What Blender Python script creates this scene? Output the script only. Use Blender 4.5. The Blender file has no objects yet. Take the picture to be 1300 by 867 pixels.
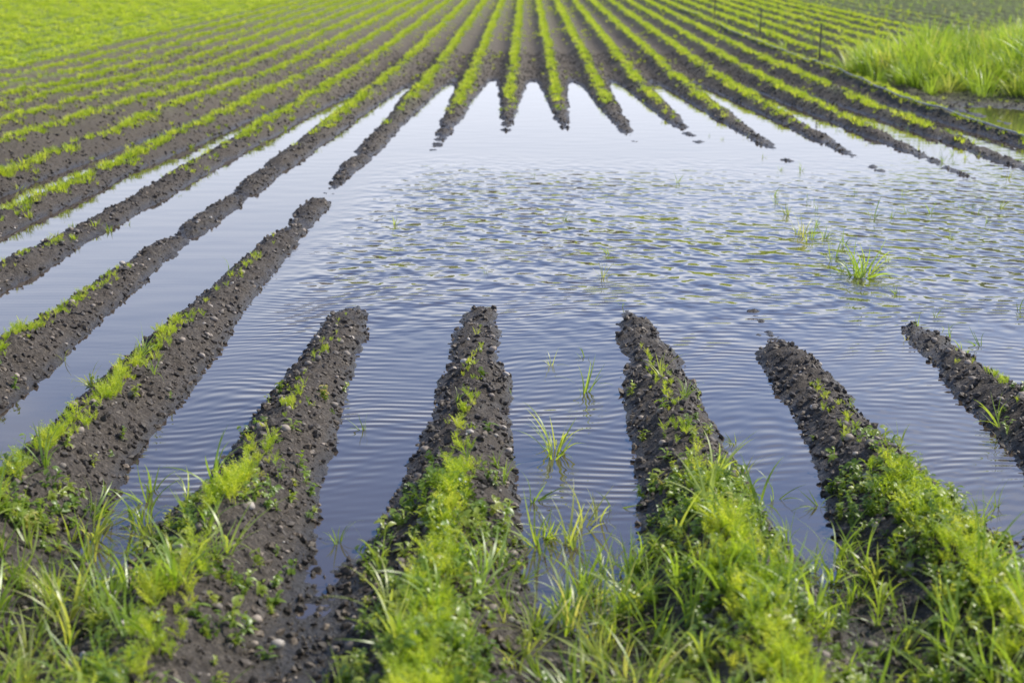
import bpy, math, numpy as np
from mathutils import Vector, Euler
rng=np.random.default_rng(11)
sc=bpy.context.scene
# ------------------------------------------------------------ constants
F=1805.6; CAMH=1.80; PITCH=math.atan(453/F); COSP=math.cos(PITCH); SINP=math.sin(PITCH)
S=0.757; X0=-0.26; A=0.16
def ss(a,b,x):
    t=np.clip((x-a)/(b-a),0,1); return t*t*(3-2*t)
def hsh(ix,iy,seed):
    h=(ix*374761393+iy*668265263+seed*1442695041)&0xffffffff
    h=((h^(h>>13))*1274126177)&0xffffffff
    h=h^(h>>16)
    return h/4294967296.0
def vn(x,y,seed=0):
    ix=np.floor(x).astype(np.int64); iy=np.floor(y).astype(np.int64)
    fx=x-ix; fy=y-iy
    fx=fx*fx*(3-2*fx); fy=fy*fy*(3-2*fy)
    a=hsh(ix,iy,seed); b=hsh(ix+1,iy,seed); c=hsh(ix,iy+1,seed); d=hsh(ix+1,iy+1,seed)
    return (a*(1-fx)+b*fx)*(1-fy)+(c*(1-fx)+d*fx)*fy
def fbm(x,y,o=3,seed=0):
    s=0;a=1;t=0
    for i in range(o):
        s=s+a*(vn(x*2**i+17.3*i,y*2**i-9.1*i,seed+i)-0.5); t+=a; a*=0.55
    return s/t*2
ROFF={1:0.11,3:0.09,2:0.03,0:0.0,-1:0.03}
def rowshift(k,y):
    o=np.zeros_like(y,dtype=float)
    for kk,v in ROFF.items(): o=np.where(k==kk,v,o)
    return o*ss(12,8,y)
def wobf(y): return 0.03*fbm(y*0.35,y*0+3.3,2,5)
def rowinfo(x,y):
    q=(x-X0-wobf(y))/S
    k=np.round(q-0.04*ss(12,8,y))
    q=q-0.04*(hsh(k.astype(np.int64),k.astype(np.int64)*0+5,3)-0.5)-rowshift(k,y)/S
    return k,q-k      # row index, offset in spacing units
XT=[-9,-5.2,-4.4,-3.6,-2.9,-2.1,-1.75,-1.0,-0.3,0.45,1.22,2.1,2.76,3.6,4.3,5.05,6,7]
YT=[2,4,6,8,10,12,13,17,18.6,18.6,17.5,16.8,15,14.6,13.3,13,12,11]
XD=[-12,-9,-5.2,-4.4,-3.6,-2.9,-2.1,-1.4,1.5,3,5.4,7,12]
YD=[8,9,15,18,20.5,23,26,28.3,28.3,26.5,24,23.0,23.0]
def G(x,y):
    y0=3.95+0.25*ss(0.2,2.0,x)
    den=4.0-0.35*ss(0.2,1.0,x)+4.0*ss(-1.2,-1.7,x)
    gn=(y-y0)/den+0.9*ss(2.35,2.6,x)*ss(5,6.5,y)
    gn=gn-0.09*np.exp(-((x+1.0)/0.3)**2)*ss(6,7.5,y)
    gn=gn+0.6*ss(7.9,8.4,y)*ss(-1.35,-1.15,x)
    gl=1.02+0.225*(x+1.75)
    yt=np.interp(x,XT,YT); yd=np.interp(x,XD,YD)
    gf=(yd-y)/np.maximum(yd-yt,1)
    gr=np.where(x>6.3,1.6-ss(10.5,13,x)*2.2,9.0)
    k=9.0
    g=-np.log(np.exp(-k*np.clip(gn,-3,4))+np.exp(-k*np.clip(gl,-3,4))+np.exp(-k*np.clip(gf,-3,4))+np.exp(-k*np.clip(gr,-3,4)))/k
    g=g+0.14*fbm(x*1.3,y*1.1,3,21)
    g=g+1.2*np.maximum(g-1.03,0)     # sink the submerged stretches cleanly
    return np.clip(g,-0.3,2.4)
def slope(y):
    t=np.maximum(y-25,0); s=np.where(t<6,t*t/12.0,t-3)
    s=np.where(s>90,90+(s-90)*0.1,s)
    return 0.028*s
def mound(x,y):
    return 0.42*np.exp(-(((x-10.2)/3.5)**2+((y-26.6)/4.0)**2)**1.3)
def H(x,y,fine=True):
    g=G(x,y); k,u=rowinfo(x,y)
    p=(0.5+0.5*np.cos(2*np.pi*np.clip(u,-0.5,0.5)))**(1.15+0.3*ss(6.5,5,y))
    am=1-ss(6.2,6.6,x)*(1-ss(29,32,y))
    am=am*(1-0.55*ss(-10.0,-10.6,x))
    h=-A*g+A*p*am*(1+0.24*fbm(x*2.2,y*2.2,2,44))+slope(y)+mound(x,y)
    if fine:
        far=ss(9,30,y)
        f1=fbm(x*9,y*9,3,71)*0.024
        f2=np.maximum(fbm(x*30,y*30,2,91),-0.15)*0.017*(1-far)
        h=h+(f1+f2)*(0.4+0.75*p)*ss(1.25,1.0,g)
    return h
def px2w(px,py):
    d=F*(CAMH/COSP)/(py+20.0)
    return (px-668)*d/F,(d-CAMH*SINP)/COSP

# ------------------------------------------------------------ node helpers
def newmat(name):
    m=bpy.data.materials.new(name); m.use_nodes=True
    nt=m.node_tree; nt.nodes.clear()
    return m,nt
def N(nt,t,**kw):
    n=nt.nodes.new(t)
    for a,v in kw.items(): setattr(n,a,v)
    return n
def L(nt,a,b): nt.links.new(a,b)
def ramp(nt,fac,stops,interp='LINEAR'):
    r=N(nt,'ShaderNodeValToRGB'); cr=r.color_ramp; cr.interpolation=interp
    while len(cr.elements)<len(stops): cr.elements.new(0.5)
    for e,(p,c) in zip(cr.elements,stops): e.position=p; e.color=(*c,1)
    L(nt,fac,r.inputs['Fac']); return r.outputs['Color']
def noise(nt,vec,scale,detail=3,rough=0.55):
    n=N(nt,'ShaderNodeTexNoise'); n.inputs['Scale'].default_value=scale
    n.inputs['Detail'].default_value=detail; n.inputs['Roughness'].default_value=rough
    L(nt,vec,n.inputs['Vector']); return n.outputs['Fac']
def math_(nt,op,a,b=None,c=None):
    n=N(nt,'ShaderNodeMath',operation=op)
    for i,v in enumerate((a,b,c)):
        if v is None: continue
        if isinstance(v,(int,float)): n.inputs[i].default_value=v
        else: L(nt,v,n.inputs[i])
    return n.outputs[0]
def mixc(nt,f,a,b,mode='MIX'):
    n=N(nt,'ShaderNodeMix',data_type='RGBA',blend_type=mode)
    if isinstance(f,(int,float)): n.inputs[0].default_value=f
    else: L(nt,f,n.inputs[0])
    for i,v in ((6,a),(7,b)):
        if isinstance(v,tuple): n.inputs[i].default_value=(*v,1)
        else: L(nt,v,n.inputs[i])
    return n.outputs[2]

def soil_mat(name):
    m,nt=newmat(name)
    geo=N(nt,'ShaderNodeNewGeometry'); pos=geo.outputs['Position']
    out=N(nt,'ShaderNodeOutputMaterial'); b=N(nt,'ShaderNodeBsdfPrincipled')
    n1=noise(nt,pos,3.0,3); n2=noise(nt,pos,60,4,0.68)
    c=ramp(nt,n2,[(0.3,(0.019,0.0148,0.0108)),(0.52,(0.062,0.050,0.038)),(0.72,(0.19,0.16,0.125))])
    c=mixc(nt,math_(nt,'MULTIPLY',n1,0.3),c,(0.09,0.068,0.047))
    at=N(nt,'ShaderNodeAttribute',attribute_name='wet')
    cv=N(nt,'ShaderNodeAttribute',attribute_name='cover')
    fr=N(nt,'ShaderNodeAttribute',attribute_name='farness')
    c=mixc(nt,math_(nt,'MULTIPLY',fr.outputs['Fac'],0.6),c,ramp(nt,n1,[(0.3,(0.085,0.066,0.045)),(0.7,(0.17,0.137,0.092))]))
    ng_=noise(nt,pos,12,4,0.75)
    gcol=ramp(nt,ng_,[(0.3,(0.07,0.10,0.018)),(0.6,(0.20,0.26,0.035)),(0.8,(0.29,0.36,0.06))])
    gn=math_(nt,'ADD',math_(nt,'MULTIPLY',ng_,1.4),-0.7)
    gf=N(nt,'ShaderNodeClamp')
    L(nt,math_(nt,'MULTIPLY',math_(nt,'ADD',cv.outputs['Fac'],gn),cv.outputs['Fac']),gf.inputs['Value'])
    c=mixc(nt,gf.outputs[0],c,gcol)
    c=mixc(nt,math_(nt,'MULTIPLY',at.outputs['Fac'],0.75),c,(0.014,0.0115,0.009))
    r=math_(nt,'SUBTRACT',0.88,math_(nt,'MULTIPLY',at.outputs['Fac'],0.48))
    L(nt,r,b.inputs['Roughness'])
    L(nt,c,b.inputs['Base Color'])
    bp=N(nt,'ShaderNodeBump'); bp.inputs['Strength'].default_value=1.0; bp.inputs['Distance'].default_value=0.018
    L(nt,n2,bp.inputs['Height']); L(nt,bp.outputs[0],b.inputs['Normal'])
    L(nt,b.outputs[0],out.inputs[0]); return m
def clod_mat(name):
    m,nt=newmat(name)
    geo=N(nt,'ShaderNodeNewGeometry'); oi=N(nt,'ShaderNodeObjectInfo')
    out=N(nt,'ShaderNodeOutputMaterial'); b=N(nt,'ShaderNodeBsdfPrincipled')
    n2=noise(nt,geo.outputs['Position'],110,2,0.7)
    c=ramp(nt,n2,[(0.3,(0.025,0.0195,0.0145)),(0.7,(0.11,0.09,0.069))])
    c=mixc(nt,1.0,c,ramp(nt,oi.outputs['Random'],[(0,(0.45,0.43,0.42)),(0.7,(1.1,1.07,1.03)),(1,(2.6,2.5,2.3))]),'MULTIPLY')
    L(nt,c,b.inputs['Base Color']); b.inputs['Roughness'].default_value=0.65
    L(nt,b.outputs[0],out.inputs[0]); return m
# foliage
def leaf_mat(name,stops,trans=0.5,gloss=0.03):
    m,nt=newmat(name); out=N(nt,'ShaderNodeOutputMaterial')
    oi=N(nt,'ShaderNodeObjectInfo'); geo=N(nt,'ShaderNodeNewGeometry')
    nz=noise(nt,geo.outputs['Position'],1.7,0)
    f=math_(nt,'ADD',math_(nt,'MULTIPLY',oi.outputs['Random'],0.65),math_(nt,'MULTIPLY',nz,0.4))
    c=ramp(nt,f,stops)
    d=N(nt,'ShaderNodeBsdfDiffuse'); t=N(nt,'ShaderNodeBsdfTranslucent'); g=N(nt,'ShaderNodeBsdfGlossy')
    g.inputs['Roughness'].default_value=0.4
    L(nt,c,d.inputs[0])
    L(nt,mixc(nt,1.0,c,(2.0,1.85,0.9),'MULTIPLY'),t.inputs[0])
    m1=N(nt,'ShaderNodeMixShader'); m1.inputs[0].default_value=trans
    L(nt,d.outputs[0],m1.inputs[1]); L(nt,t.outputs[0],m1.inputs[2])
    m2=N(nt,'ShaderNodeMixShader'); m2.inputs[0].default_value=gloss
    L(nt,m1.outputs[0],m2.inputs[1]); L(nt,g.outputs[0],m2.inputs[2])
    L(nt,m2.outputs[0],out.inputs[0]); return m
M_soil=soil_mat('muck_soil'); M_clod=clod_mat('soil_clod')
M_carrot=leaf_mat('carrot_leaf',[(0.1,(0.24,0.35,0.03)),(0.5,(0.36,0.46,0.045)),(0.95,(0.50,0.53,0.10))],0.52,0.03)
M_weed=leaf_mat('weed_leaf',[(0.1,(0.10,0.18,0.022)),(0.5,(0.21,0.31,0.04)),(0.82,(0.36,0.42,0.075)),(0.95,(0.44,0.38,0.13))],0.44,0.06)
M_grass=leaf_mat('grass_blade',[(0.1,(0.16,0.26,0.03)),(0.6,(0.28,0.40,0.055)),(0.85,(0.42,0.46,0.12)),(0.98,(0.50,0.43,0.24))],0.5,0.06)
M_crop=leaf_mat('crop_leaf',[(0.1,(0.28,0.39,0.04)),(0.6,(0.40,0.50,0.065)),(0.97,(0.50,0.56,0.12))],0.45,0.02)
M_farc=leaf_mat('carrot_row_leaf',[(0.1,(0.24,0.34,0.035)),(0.6,(0.37,0.46,0.06)),(0.97,(0.49,0.52,0.11))],0.5,0.02)
def peb_mat():
    m,nt=newmat('pebble'); out=N(nt,'ShaderNodeOutputMaterial'); b=N(nt,'ShaderNodeBsdfPrincipled')
    oi=N(nt,'ShaderNodeObjectInfo'); tc=N(nt,'ShaderNodeNewGeometry')
    c=ramp(nt,oi.outputs['Random'],[(0,(0.13,0.11,0.09)),(0.45,(0.28,0.235,0.19)),(0.8,(0.44,0.36,0.28)),(1,(0.66,0.60,0.52))])
    c=mixc(nt,math_(nt,'MULTIPLY',noise(nt,tc.outputs['Position'],90,4),0.45),c,(0.09,0.08,0.07))
    L(nt,c,b.inputs['Base Color']); b.inputs['Roughness'].default_value=0.7
    L(nt,b.outputs[0],out.inputs[0]); return m
M_peb=peb_mat()

# ------------------------------------------------------------ ground
def grid_obj(name,X,Y,Z,mat,attrs):
    ny,nx=X.shape
    co=np.stack([X,Y,Z],-1).reshape(-1,3).astype(np.float32)
    i=np.arange(ny-1)[:,None]*nx+np.arange(nx-1)[None,:]
    fc=np.stack([i,i+1,i+nx+1,i+nx],-1).reshape(-1).astype(np.int32)
    nf=len(fc)//4
    me=bpy.data.meshes.new(name); me.vertices.add(len(co)); me.vertices.foreach_set('co',co.ravel())
    me.loops.add(len(fc)); me.loops.foreach_set('vertex_index',fc)
    me.polygons.add(nf); me.polygons.foreach_set('loop_start',np.arange(nf,dtype=np.int32)*4)
    me.update(calc_edges=True)
    me.polygons.foreach_set('use_smooth',np.ones(nf,dtype=bool))
    for n,v in attrs.items():
        a=me.attributes.new(n,'FLOAT','POINT'); a.data.foreach_set('value',v.ravel().astype(np.float32))
    me.materials.append(mat)
    o=bpy.data.objects.new(name,me); sc.collection.objects.link(o); return o
ys=[-8,-6,-4,-2,-1,0,0.6,1.2,1.6,2.0,2.2,2.4]
y=2.5
while y<95: ys.append(y); y*=1.0038
while y<700: ys.append(y); y*=1.05
ys=np.array(ys)
nu=1300
u=np.linspace(-1,1,nu); ext=np.array([1.03,1.08,1.15,1.3,1.6,2.2,3.5,6,12,25])
u=np.concatenate([-ext[::-1],u,ext])
half=2.2+0.45*np.maximum(ys,0)
Xg=u[None,:]*half[:,None]; Yg=np.repeat(ys[:,None],len(u),1)
Zg=H(Xg,Yg)
k,uu=rowinfo(Xg,Yg); gg=G(Xg,Yg)
crest=np.exp(-(uu/0.17)**2)
flat=ss(-10.0,-10.6,Xg)
cover=np.clip(0.8*crest*ss(0.9,0.3,gg)*ss(12,26,Yg)+0.4*ss(28,60,Yg)+0.10*ss(0.3,-0.2,gg)*ss(-3.5,-6,Xg)+flat*0.95,0,1)
cover=np.where((Xg>6.3)&(Yg>21),np.maximum(cover,0.45+0.4*fbm(Xg*0.5,Yg*0.3,2,8)),cover)
cover=cover*ss(-0.01,0.04,Zg)
wet=ss(0.05,0.0,Zg)*0.95+0.35*ss(0.1,-0.2,gg)*ss(5.5,4.5,Yg)*(1-crest)
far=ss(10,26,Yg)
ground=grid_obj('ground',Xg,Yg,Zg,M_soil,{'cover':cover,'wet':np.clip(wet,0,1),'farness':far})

# ------------------------------------------------------------ water
def water_mat():
    m,nt=newmat('flood_water'); out=N(nt,'ShaderNodeOutputMaterial'); b=N(nt,'ShaderNodeBsdfPrincipled')
    geo=N(nt,'ShaderNodeNewGeometry'); pos=geo.outputs['Position']
    ma=N(nt,'ShaderNodeAttribute',attribute_name='chop'); ml=N(nt,'ShaderNodeAttribute',attribute_name='lines')
    def mp(sx,sy,rz=0,src=None):
        q=N(nt,'ShaderNodeMapping'); q.inputs['Scale'].default_value=(sx,sy,1); q.inputs['Rotation'].default_value=(0,0,rz)
        L(nt,src or pos,q.inputs['Vector']); return q.outputs[0]
    chop=noise(nt,mp(7.4,5.2,0.30),1.0,1,0.4)
    chop2=noise(nt,mp(3.0,2.2,-0.15),1.0,0,0.5)
    hc=math_(nt,'ADD',math_(nt,'MULTIPLY',chop,0.048),math_(nt,'MULTIPLY',chop2,0.018))
    hc=math_(nt,'MULTIPLY',hc,ma.outputs['Fac'])
    wn=N(nt,'ShaderNodeTexNoise'); wn.inputs['Scale'].default_value=0.9; wn.inputs['Detail'].default_value=1
    L(nt,pos,wn.inputs['Vector'])
    vm=N(nt,'ShaderNodeVectorMath',operation='SCALE'); L(nt,wn.outputs['Color'],vm.inputs[0]); vm.inputs['Scale'].default_value=0.55
    va=N(nt,'ShaderNodeVectorMath',operation='ADD'); L(nt,pos,va.inputs[0]); L(nt,vm.outputs[0],va.inputs[1])
    wp=va.outputs[0]
    w=N(nt,'ShaderNodeTexWave',wave_type='BANDS',bands_direction='Y',wave_profile='SIN')
    w.inputs['Scale'].default_value=3.7; w.inputs['Distortion'].default_value=1.6
    w.inputs['Detail'].default_value=1.0; w.inputs['Detail Scale'].default_value=0.7
    L(nt,mp(1,1,0.05,wp),w.inputs['Vector'])
    w2=N(nt,'ShaderNodeTexWave',wave_type='BANDS',bands_direction='Y',wave_profile='SIN')
    w2.inputs['Scale'].default_value=5.0; w2.inputs['Distortion'].default_value=2.5
    w2.inputs['Detail'].default_value=1.0; w2.inputs['Detail Scale'].default_value=0.8
    L(nt,mp(1,1,-0.35,wp),w2.inputs['Vector'])
    env=noise(nt,mp(1.3,1.6),1.0,0)
    env=math_(nt,'MAXIMUM',math_(nt,'SUBTRACT',math_(nt,'MULTIPLY',env,2.4),0.6),0.15)
    hl=math_(nt,'MULTIPLY',math_(nt,'ADD',math_(nt,'MULTIPLY',w.outputs['Fac'],0.0019),math_(nt,'MULTIPLY',w2.outputs['Fac'],0.0010)),env)
    hl=math_(nt,'MULTIPLY',hl,ml.outputs['Fac'])
    calm=math_(nt,'MULTIPLY',noise(nt,mp(2.5,4.5),1.0,0),0.0018)
    bp=N(nt,'ShaderNodeBump'); bp.inputs['Strength'].default_value=1; bp.inputs['Distance'].default_value=1
    L(nt,math_(nt,'ADD',math_(nt,'ADD',hc,hl),calm),bp.inputs['Height'])
    L(nt,bp.outputs[0],b.inputs['Normal'])
    L(nt,ramp(nt,noise(nt,pos,0.8,2),[(0.3,(0.060,0.046,0.036)),(0.7,(0.085,0.066,0.050))]),b.inputs['Base Color'])
    b.inputs['Roughness'].default_value=0.03; b.inputs['IOR'].default_value=1.65
    L(nt,b.outputs[0],out.inputs[0]); return m
wx=np.arange(-9,14.01,0.2); wy=np.arange(3.0,30.01,0.2)
WX,WY=np.meshgrid(wx,wy)
chopm=ss(-1.7,-0.9,WX)*(0.12*ss(4.6,6.5,WY)+0.88*ss(6.6,9.0,WY))*(0.66+0.34*ss(12.5,9,WY))*ss(16,12,WY)*np.clip(0.9+0.8*fbm(WX*0.5,WY*0.35,2,31),0.1,1.3)
linem=ss(-1.9,-1.2,WX)*ss(4.2,5.2,WY)*ss(12,8,WY)
linem=np.maximum(linem,0.05*ss(20,14,WY))
water=grid_obj('water',WX,WY,WX*0.0,water_mat(),{'chop':np.clip(chopm,0,1.2),'lines':linem})

# ------------------------------------------------------------ plant sources
class MB:
    def __init__(s): s.v=[]; s.f=[]
    def strip(s,pts,ws,side):
        b=len(s.v)
        for p,w in zip(pts,ws):
            s.v.append(tuple(p-side*w)); s.v.append(tuple(p+side*w))
        for i in range(len(pts)-1):
            a=b+2*i; s.f.append((a,a+1,a+3,a+2))
    def mesh(s,name,mat,coll,smooth=True):
        me=bpy.data.meshes.new(name); me.from_pydata([tuple(map(float,q)) for q in s.v],[],s.f); me.materials.append(mat)
        if smooth:
            for p in me.polygons: p.use_smooth=True
        o=bpy.data.objects.new(name,me); coll.objects.link(o); return o
U=lambda a,b: float(rng.uniform(a,b))
def arc(base,az,length,lean0,lean1,n):
    pts=[np.array(base,float)]; dl=length/n
    for i in range(n):
        t=lean0+(lean1-lean0)*(i+0.5)/n
        d=np.array([math.cos(az)*math.sin(t),math.sin(az)*math.sin(t),math.cos(t)])
        pts.append(pts[-1]+d*dl)
    return pts
def carrot(mb,h,nf=7):
    for i in range(nf):
        az=U(0,6.28); base=(U(-.012,.012),U(-.012,.012),-0.005)
        pts=arc(base,az,h*U(0.8,1.2),U(0.05,0.3),U(0.4,1.1),7)
        side=np.array([-math.sin(az),math.cos(az),0]); ws=[0.0010]*7+[0.0003]
        mb.strip(pts,ws,side)
        for j in range(2,8):
            p=pts[j]; fl=h*0.26*(1-abs(j-3.8)/5.5)
            tdir=pts[j]-pts[j-1]; tdir/=np.linalg.norm(tdir)
            for sgn in (-1,1):
                d=side*sgn*0.8+tdir*0.7+np.array([0,0,U(-.15,.2)]); d/=np.linalg.norm(d)
                for q in range(3):
                    a=p+d*fl*q*0.33
                    dd=d*0.75+tdir*U(-0.2,0.9)+side*U(-.5,.5)+np.array([0,0,U(-.3,.3)]); dd/=np.linalg.norm(dd)
                    e=a+dd*fl*0.6; w=np.cross(dd,np.array([U(-1,1),U(-1,1),1.0])); w/=np.linalg.norm(w)
                    b=len(mb.v); mb.v+= [tuple(a),tuple(a*0.5+e*0.5+w*0.0019),tuple(e),tuple(a*0.5+e*0.5-w*0.0019)]
                    mb.f.append((b,b+1,b+2,b+3))
def leaf(mb,base,az,pitch,l,w):
    d=np.array([math.cos(az)*math.cos(pitch),math.sin(az)*math.cos(pitch),math.sin(pitch)])
    side=np.array([-math.sin(az),math.cos(az),0]); up=np.cross(d,side); 
    if up[2]<0: up=-up
    prof=[(0,.08),(0.2,.7),(0.45,1),(0.75,.7),(1,.03)]
    b=len(mb.v)
    for t,ww in prof:
        c=np.array(base)+d*l*t-np.array([0,0,1])*l*0.35*t*t
        mb.v+=[tuple(c-side*w*ww+up*w*0.35*ww),tuple(c),tuple(c+side*w*ww+up*w*0.35*ww)]
    for i in range(4):
        a=b+3*i; mb.f+=[(a,a+1,a+4,a+3),(a+1,a+2,a+5,a+4)]
def weed(mb,h,n):
    for sidx in range(3):
        az0=U(0,6.28); st=arc((0,0,-.005),az0,h*U(.6,1.1),0.1,U(0.3,0.8),4)
        mb.strip(st,[.0015]*5,np.array([-math.sin(az0),math.cos(az0),0]))
        for i in range(n):
            p=st[min(4,1+int(i*4/n))]
            leaf(mb,p,U(0,6.28),U(-.1,.9),U(.015,.038),U(.004,.0095))
def grass(mb,n,h,w,spread=0.02,droop=1.5,seg=7):
    for i in range(n):
        az=U(0,6.28); r=U(0,spread)
        pts=arc((r*math.cos(az),r*math.sin(az),-.01),az+U(-.5,.5),h*U(.5,1.15),U(0,.35),U(0.5,droop),seg)
        side=np.array([-math.sin(az),math.cos(az),U(-.3,.3)])
        ws=[w*(0.6+0.8*min(1,t*4/seg))*max(0.04,(1-(t/seg)**2)) for t in range(seg+1)]
        mb.strip(pts,ws,side)
def rock(mb,jit=0.3,sub=1):
    import bmesh
    bm=bmesh.new(); bmesh.ops.create_icosphere(bm,subdivisions=sub,radius=0.5)
    for v in bm.verts: v.co*= (1+U(-jit,jit)); v.co.z*=0.7
    b=len(mb.v); mb.v+=[tuple(v.co) for v in bm.verts]; mb.f+=[tuple(b+v.index for v in f.verts) for f in bm.faces]; bm.free()
def coll(name): return bpy.data.collections.new(name)
C_car=coll('carrot_src'); C_weed=coll('weed_src'); C_gr=coll('grass_src'); C_tall=coll('tall_src'); C_peb=coll('pebble_src'); C_clod=coll('clod_src'); C_far=coll('fartuft_src'); C_crop=coll('crop_src')
for i in range(5):
    m=MB(); carrot(m,U(.075,.105),6); m.mesh('carrot_plant',M_carrot,C_car)
for i in range(5):
    m=MB(); weed(m,U(.04,.085),int(U(4,8))); m.mesh('weed_plant',M_weed,C_weed)
for i in range(7):
    m=MB(); grass(m,int(U(4,12)),U(.16,.28),.0034,.02,2.0); m.mesh('grass_tuft',M_grass,C_gr)
for i in range(4):
    m=MB(); grass(m,55,U(.6,.95),.007,.3,1.7,6); m.mesh('tall_tuft',M_grass,C_tall)
for i in range(5):
    m=MB(); rock(m,.14,2); m.mesh('pebble',M_peb,C_peb)
for i in range(5):
    m=MB(); rock(m,.42,1); m.mesh('clod',M_clod,C_clod,False)
for i in range(4):
    m=MB(); grass(m,18,.075,.0036,.05,1.3,3); m.mesh('far_carrot',M_farc,C_far)
for i in range(4):
    m=MB()
    for j in range(36): 
        leaf(m,(U(-.15,.15),U(-.15,.15),U(.01,.10)),U(0,6.28),U(-.1,1.1),U(.05,.09),U(.014,.028))
    m.mesh('crop_plant',M_crop,C_crop)

def scatter(name,collection,x,y,z,scl,nvar,tilt=0.15,sclz=None):
    n=len(x)
    P=np.stack([x,y,z],-1).astype(np.float32)
    R=np.stack([rng.normal(0,tilt,n),rng.normal(0,tilt,n),rng.uniform(0,6.283,n)],-1).astype(np.float32)
    Sc=np.stack([scl,scl,scl if sclz is None else sclz],-1).astype(np.float32)
    me=bpy.data.meshes.new(name); me.vertices.add(n); me.vertices.foreach_set('co',P.ravel())
    a=me.attributes.new('rotv','FLOAT_VECTOR','POINT'); a.data.foreach_set('vector',R.ravel())
    a=me.attributes.new('sclv','FLOAT_VECTOR','POINT'); a.data.foreach_set('vector',Sc.ravel())
    a=me.attributes.new('idxv','INT','POINT'); a.data.foreach_set('value',rng.integers(0,nvar,n).astype(np.int32))
    o=bpy.data.objects.new(name,me); sc.collection.objects.link(o)
    ng=bpy.data.node_groups.new(name+'_nodes','GeometryNodeTree')
    ng.interface.new_socket('Geometry',in_out='INPUT',socket_type='NodeSocketGeometry')
    ng.interface.new_socket('Geometry',in_out='OUTPUT',socket_type='NodeSocketGeometry')
    gi=ng.nodes.new('NodeGroupInput'); go=ng.nodes.new('NodeGroupOutput')
    ip=ng.nodes.new('GeometryNodeInstanceOnPoints'); ci=ng.nodes.new('GeometryNodeCollectionInfo')
    ci.inputs['Collection'].default_value=collection; ci.inputs['Separate Children'].default_value=True; ci.inputs['Reset Children'].default_value=True
    def na(nm,dt):
        q=ng.nodes.new('GeometryNodeInputNamedAttribute'); q.data_type=dt; q.inputs['Name'].default_value=nm
        return [s for s in q.outputs if s.enabled and s.name=='Attribute'][0]
    ng.links.new(gi.outputs[0],ip.inputs['Points']); ng.links.new(ci.outputs[0],ip.inputs['Instance'])
    ip.inputs['Pick Instance'].default_value=True
    ng.links.new(na('idxv','INT'),ip.inputs['Instance Index'])
    ng.links.new(na('rotv','FLOAT_VECTOR'),ip.inputs['Rotation'])
    ng.links.new(na('sclv','FLOAT_VECTOR'),ip.inputs['Scale'])
    ng.links.new(ip.outputs[0],go.inputs[0])
    md=o.modifiers.new('scatter','NODES'); md.node_group=ng
    print(name,n); return o

def cand(n,x0,x1,y0,y1): return rng.uniform(x0,x1,n),rng.uniform(y0,y1,n)
def wedge(x,y,m=1.5): return np.abs(x)<0.40*y+m
def crest_points(ylo,yhi,per_m,kmin,kmax,sig):
    xs=[];yy=[]
    for kk in range(kmin,kmax+1):
        n=int((yhi-ylo)*per_m); yv=rng.uniform(ylo,yhi,n)
        off=0.04*(float(hsh(np.array([kk],dtype=np.int64),np.array([5],dtype=np.int64),3)[0])-0.5)
        sg=sig*(1+((0.9 if kk>0 else 0.35)*ss(5.0,3.8,yv) if ylo<5 else 0))
        xs.append(X0+S*(kk+off)+wobf(yv)+rowshift(np.full(n,kk),yv)+rng.normal(0,1,n)*sg); yy.append(yv)
    return np.concatenate(xs),np.concatenate(yy)
x,y=crest_points(2.6,10,150,-6,6,0.026)
g=G(x,y); pr=np.where(x<-1.3,ss(0.74,0.45,g),ss(0.84,0.38,g))*np.clip(0.36+0.75*fbm(x*3,y*2.2,2,61)+0.40*ss(5.4,4.2,y)*ss(-1.2,0.6,x)+0.16*ss(5.4,4.2,y),0.10,1)
kp=(rng.random(len(x))<pr)&wedge(x,y); x,y=x[kp],y[kp]; g=g[kp]
scatter('carrot_seedlings',C_car,x,y,H(x,y),rng.uniform(.3,0.95,len(x))*(0.5+0.55*ss(0.5,0.0,g)),5)
x,y=crest_points(10,85,34,-14,15,0.045)
g=G(x,y); pr=np.where(x<-1.3,ss(0.66,0.3,g),ss(0.80,0.3,g))*np.clip(0.66+0.9*fbm(x*1.5,y*0.8,2,63),0.08,1)
pr=pr*np.where((x>6.2)&(y<31),0,1)
kp=(rng.random(len(x))<pr)&wedge(x,y,3)&(x>-10.3); x,y=x[kp],y[kp]
scatter('carrot_row_foliage',C_far,x,y,H(x,y),rng.uniform(.6,1.25,len(x))*(1+0.25*ss(25,60,y)),4)
x,y=cand(70000,-11,14,10,75); g=G(x,y); k,u_=rowinfo(x,y)
pr=ss(0.35,-0.2,g)*(0.14+0.5*ss(-2,-7,x)+0.25*ss(5,8,x)+0.15*ss(35,60,y))*np.clip(0.6+1.6*fbm(x*0.8,y*0.5,3,77),0,1)
pr=np.maximum(pr,0.25*ss(-2.6,-3.1,x)*ss(0.1,0.2,np.abs(u_))*ss(0.38,0.28,np.abs(u_)))
kp=(rng.random(len(x))<pr)&wedge(x,y,3); x,y=x[kp],y[kp]
scatter('furrow_weeds',C_far,x,y,H(x,y),rng.uniform(.4,1.1,len(x)),4)
x,y=cand(42000,-60,-10.2,12,95); kp=wedge(x,y,4)&(np.abs(((x+0.1*fbm(x,y,1,2))/0.38)%1-0.5)<0.36)
x,y=x[kp],y[kp]; scatter('crop_field',C_crop,x,y,H(x,y),rng.uniform(.6,1.15,len(x)),4)
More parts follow.
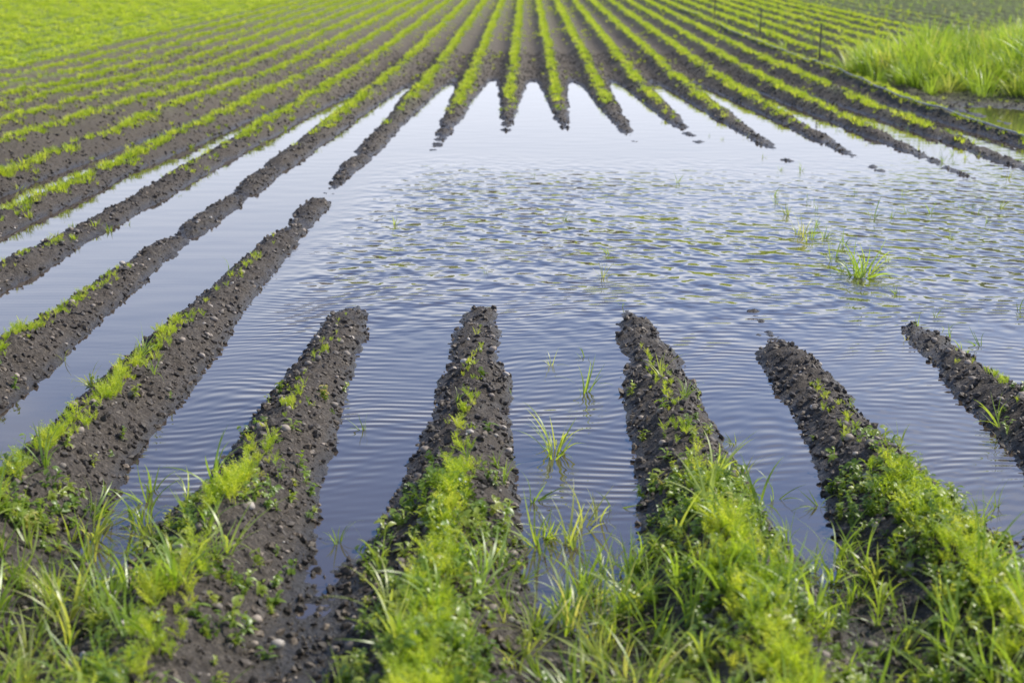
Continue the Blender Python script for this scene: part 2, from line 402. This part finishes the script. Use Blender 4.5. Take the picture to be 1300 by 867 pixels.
# broadleaf weeds near
x,y=cand(46000,-3,4,2.6,6.4); k,u_=rowinfo(x,y); g=G(x,y)
lush=ss(5.2,3.6,y-0.5*ss(0.3,1.0,x)+0.1*ss(-0.5,-1.2,x))
bare=np.exp(-((x+0.66)/0.20)**2)
pr=lush*ss(1.0,0.3,np.abs(u_)*2)*np.clip(0.27+1.35*fbm(x*3,y*3,2,15)+0.10*ss(0.2,1,x),0.04,1)*(1-0.90*bare)+0.02*ss(0.75,0.3,g)
z=H(x,y); kp=(rng.random(len(x))<pr)&(z>0.012)&wedge(x,y); x,y,z=x[kp],y[kp],z[kp]
scatter('broadleaf_weeds',C_weed,x,y,z,rng.uniform(.35,1.12,len(x)),5,0.25)
# grass clumps near
x,y=cand(9000,-3,4,2.6,6.6); g=G(x,y); k,u_=rowinfo(x,y); z=H(x,y)
pr=0.014*ss(0.8,0.2,g)+0.75*np.exp(-(((x-0.2)/0.18)**2))*ss(4.75,4.0,y)+0.16*ss(4.6,3.7,y)*ss(0,0.4,x)+0.55*np.exp(-(((x+1.42)/0.2)**2))*ss(4.9,4.2,y)+0.16*np.exp(-((u_-0.3)/.1)**2)*ss(5.6,4.6,y)*ss(.1,.4,x)+0.11*ss(4.6,3.6,y)
pr=pr*(1-0.8*np.exp(-((x+0.66)/0.2)**2))*np.clip(0.8+1.3*fbm(x*4,y*4,2,55),0.1,1.6)
kp=(rng.random(len(x))<pr)&(z>-0.045)&wedge(x,y); x,y,z=x[kp],y[kp],z[kp]
scatter('grass',C_gr,x,y,np.maximum(z,-0.02),rng.uniform(.3,1.05,len(x)),7,0.3)
# sprouts standing in water
sp=[(1090,352,1.4),(1094,350,1.3),(1084,350,1.2),(1100,347,1.2),(1055,330,.9),(1018,300,1.1),(1012,296,.9),(1000,272,.8),(1108,275,.9),(1045,302,.8),(775,322,.7),(765,352,.6),(745,455,.7),(742,498,.9),(700,462,.5),(705,575,1.1),(703,580,1.0),(707,570,.9),(192,625,.9),(188,640,.8),(185,680,.6),(500,285,.6),(292,352,.6),(790,387,.5),(935,560,.5),(945,612,.6),(1140,372,.5),(1240,267,.6),(1292,392,.6),(1245,437,.6),(1205,430,.5),(1300,400,.5),(465,545,.5),(840,505,.7),(870,520,.6),(430,690,.5),(740,670,.9),(760,660,.8),(775,640,.7),(720,690,1.0),(690,680,.8),(1060,715,.9),(1000,690,.6),(1265,640,.5),(1040,640,.5),(650,500,.3),(1195,205,.6),(1165,190,.6),(990,215,.5),(1130,275,.6),(80,460,.4),(60,650,.8),(120,690,.9),(1150,430,.4),(1165,415,.5),(1220,440,.5),(1070,310,.7),(1035,285,.6),(1030,300,.8),(1060,325,.7),(1200,415,.6),(1185,400,.4),(1125,330,.5),(950,330,.3),(870,290,.4),(745,270,.5)]
xs,yy,zz=[],[],[]
for a,b_,s_ in sp:
    X,Y=px2w(a,b_); xs.append(X); yy.append(Y); zz.append(s_)
for i in range(95):
    if i<15: X,Y=U(-5,6),U(8,20)
    elif i<50: X,Y=U(2.0,4.3),U(8.5,13)
    else: X,Y=U(2.0,6.0),U(10,19)
    xs.append(X);yy.append(Y);zz.append(U(.2,.7))
xs=np.array(xs);yy=np.array(yy);zz=np.array(zz)
scatter('grass_sprouts',C_gr,xs,yy,np.maximum(H(xs,yy),-0.025),zz,7,0.3)
# tall grass bank
x,y=cand(4600,6.0,20,21.0,36); e=mound(x,y)
kp=(rng.random(len(x))<ss(0.02,0.18,e+0.16*ss(11,13,x)*ss(21,22,y)*ss(33,30,y))); x,y=x[kp],y[kp]
scatter('tall_grass',C_tall,x,y,H(x,y),rng.uniform(.4,1.1,len(x))*(0.85+0.7*fbm(x*.9,y*.9,2,9)),4,0.25)
x,y=cand(2500,6.0,22,20,80); kp=rng.random(len(x))<0.5; x,y=x[kp],y[kp]
z=H(x,y); kp=z>0.01; x,y,z=x[kp],y[kp],z[kp]
scatter('bank_grass',C_gr,x,y,z,rng.uniform(.6,1.6,len(x)),7)
# pebbles and clods
x,y=cand(9000,-4,4.5,2.6,11); z=H(x,y); g=G(x,y)
kp=(z>0.01)&wedge(x,y,.8)&(rng.random(len(x))<0.6); x,y,z=x[kp],y[kp],z[kp]
s_=0.007+0.028*rng.random(len(x))**3.0
scatter('gravel',C_peb,x,y,z+s_*0.2,s_*1.25,5,.3)
x,y=cand(200000,-5,5,2.6,14); z=H(x,y,False)
kp=(z>-0.004)&wedge(x,y,.8)&(rng.random(len(x))<(0.35+0.65*ss(9,5,y))); x,y=x[kp],y[kp]
s_=0.0045+0.026*rng.random(len(x))**3.2
scatter('soil_clods',C_clod,x,y,H(x,y)+s_*0.1,s_*1.2,5,.6)
x,y=cand(70000,-8,8,12,34); z=H(x,y,False); kp=(z>0.0)&wedge(x,y,1); x,y=x[kp],y[kp]
s_=0.012+0.036*rng.random(len(x))**2.5
scatter('soil_crumbs',C_clod,x,y,H(x,y)+s_*0.1,s_,5,.6)

# ------------------------------------------------------------ irrigation hose + stakes
def metal(name,c,r):
    m,nt=newmat(name); out=N(nt,'ShaderNodeOutputMaterial'); b=N(nt,'ShaderNodeBsdfPrincipled')
    geo=N(nt,'ShaderNodeNewGeometry')
    L(nt,ramp(nt,noise(nt,geo.outputs['Position'],12,4),[(0.3,tuple(v*0.6 for v in c)),(0.7,c)]),b.inputs['Base Color'])
    b.inputs['Roughness'].default_value=r
    L(nt,b.outputs[0],out.inputs[0]); return m
M_pipe=metal('grey_hose',(0.35,0.35,0.35),0.5); M_stake=metal('weathered_stake',(0.10,0.09,0.08),0.7)
def tube(name,pts,r,parent,mat,seg=10):
    v=[];f=[]
    for i,p in enumerate(pts):
        a=Vector(pts[max(0,i-1)]); b=Vector(pts[min(len(pts)-1,i+1)]); d=(b-a).normalized()
        s=d.cross(Vector((0.3,0.1,1) if abs(d.z)<.9 else (1,0,0))).normalized(); t=d.cross(s)
        for j in range(seg):
            an=6.28318*j/seg; rr=r[i] if isinstance(r,list) else r
            v.append(tuple(Vector(p)+(s*math.cos(an)+t*math.sin(an))*rr))
    for i in range(len(pts)-1):
        for j in range(seg):
            f.append((i*seg+j,i*seg+(j+1)%seg,(i+1)*seg+(j+1)%seg,(i+1)*seg+j))
    f.append(tuple(range(seg))); f.append(tuple(range((len(pts)-1)*seg,len(pts)*seg)))
    me=bpy.data.meshes.new(name); me.from_pydata(v,[],f); me.materials.append(mat)
    o=bpy.data.objects.new(name,me); sc.collection.objects.link(o); o.parent=parent; return o
PX=5.75
py=np.arange(15,90,0.5)
pxx=PX+0.05*np.sin(py*0.45)+0.06*fbm(py*0.3,py*0,2,4)
pz=H(pxx,py,False)
pz=np.maximum(pz,0.0)+0.03
tube('irrigation_hose',[(c,a,b) for a,b,c in zip(py,pz,pxx)],0.014,None,M_pipe)
for i,yy_ in enumerate((29,36.5,45.5,55)):
    zb=float(H(np.array([PX+.1]),np.array([float(yy_)]),False)[0]); xx=PX+.1
    tube('stake',[(xx,yy_,zb-.15),(xx+.005,yy_,zb+.3),(xx+.012,yy_,zb+.74),(xx+.012,yy_,zb+.76)],[.018,.018,.016,.008],None,M_stake)

# ------------------------------------------------------------ light, sky, camera
az=math.radians(62); el=math.radians(45)
v=Vector((math.sin(az)*math.cos(el),math.cos(az)*math.cos(el),math.sin(el)))
sl=bpy.data.lights.new('sun','SUN'); sl.energy=5.0; sl.angle=math.radians(0.5); sl.color=(1,0.94,0.84)
so=bpy.data.objects.new('sun',sl); so.rotation_euler=v.to_track_quat('Z','Y').to_euler(); sc.collection.objects.link(so)
w=bpy.data.worlds.new('World'); sc.world=w; w.use_nodes=True; nt=w.node_tree
bg=nt.nodes['Background']; sky=nt.nodes.new('ShaderNodeTexSky'); sky.sky_type='NISHITA'; sky.sun_disc=False
sky.sun_elevation=el; sky.sun_rotation=az; sky.dust_density=1.0
tc=nt.nodes.new('ShaderNodeTexCoord'); sx=nt.nodes.new('ShaderNodeSeparateXYZ'); nt.links.new(tc.outputs['Generated'],sx.inputs[0])
mp=nt.nodes.new('ShaderNodeMapping'); mp.inputs['Scale'].default_value=(1,1,3.5); nt.links.new(tc.outputs['Generated'],mp.inputs[0])
cn=noise(nt,mp.outputs[0],2.6,5,0.55)
def mr(src,a,b,c,d,smooth=True):
    q=nt.nodes.new('ShaderNodeMapRange')
    if smooth: q.interpolation_type='SMOOTHSTEP'
    q.inputs['From Min'].default_value=a; q.inputs['From Max'].default_value=b; q.inputs['To Min'].default_value=c; q.inputs['To Max'].default_value=d
    nt.links.new(src,q.inputs['Value']); return q.outputs[0]
haze=mr(sx.outputs['Z'],0.38,0.06,0.0,0.95)
cl=mr(cn,0.45,0.68,0.0,0.7,False)
cl=math_(nt,'MULTIPLY',cl,mr(sx.outputs['Z'],0.62,0.48,0.15,1.0))
fac=math_(nt,'MAXIMUM',haze,cl)
skyb=mixc(nt,1.0,sky.outputs[0],(1.1,1.4,1.95),'MULTIPLY')
dim=mr(sx.outputs['Z'],0.48,0.8,1.0,0.35)
dv=nt.nodes.new('ShaderNodeVectorMath'); dv.operation='SCALE'; nt.links.new(skyb,dv.inputs[0]); nt.links.new(dim,dv.inputs['Scale'])
colr=mixc(nt,fac,dv.outputs[0],(10.2,10.7,12.2))
nt.links.new(colr,bg.inputs[0]); bg.inputs[1].default_value=0.12
cam=bpy.data.cameras.new('camera'); cam.lens=50; cam.sensor_width=36; cam.clip_end=2000; cam.clip_start=0.05
cam.dof.use_dof=True; cam.dof.focus_distance=7.0; cam.dof.aperture_fstop=3.0
co=bpy.data.objects.new('camera',cam); sc.collection.objects.link(co)
co.location=(0,0,CAMH); co.rotation_euler=(math.pi/2-PITCH,0,math.atan(18/F))
sc.camera=co
sc.view_settings.view_transform='Standard'; sc.view_settings.look='None'; sc.view_settings.exposure=0
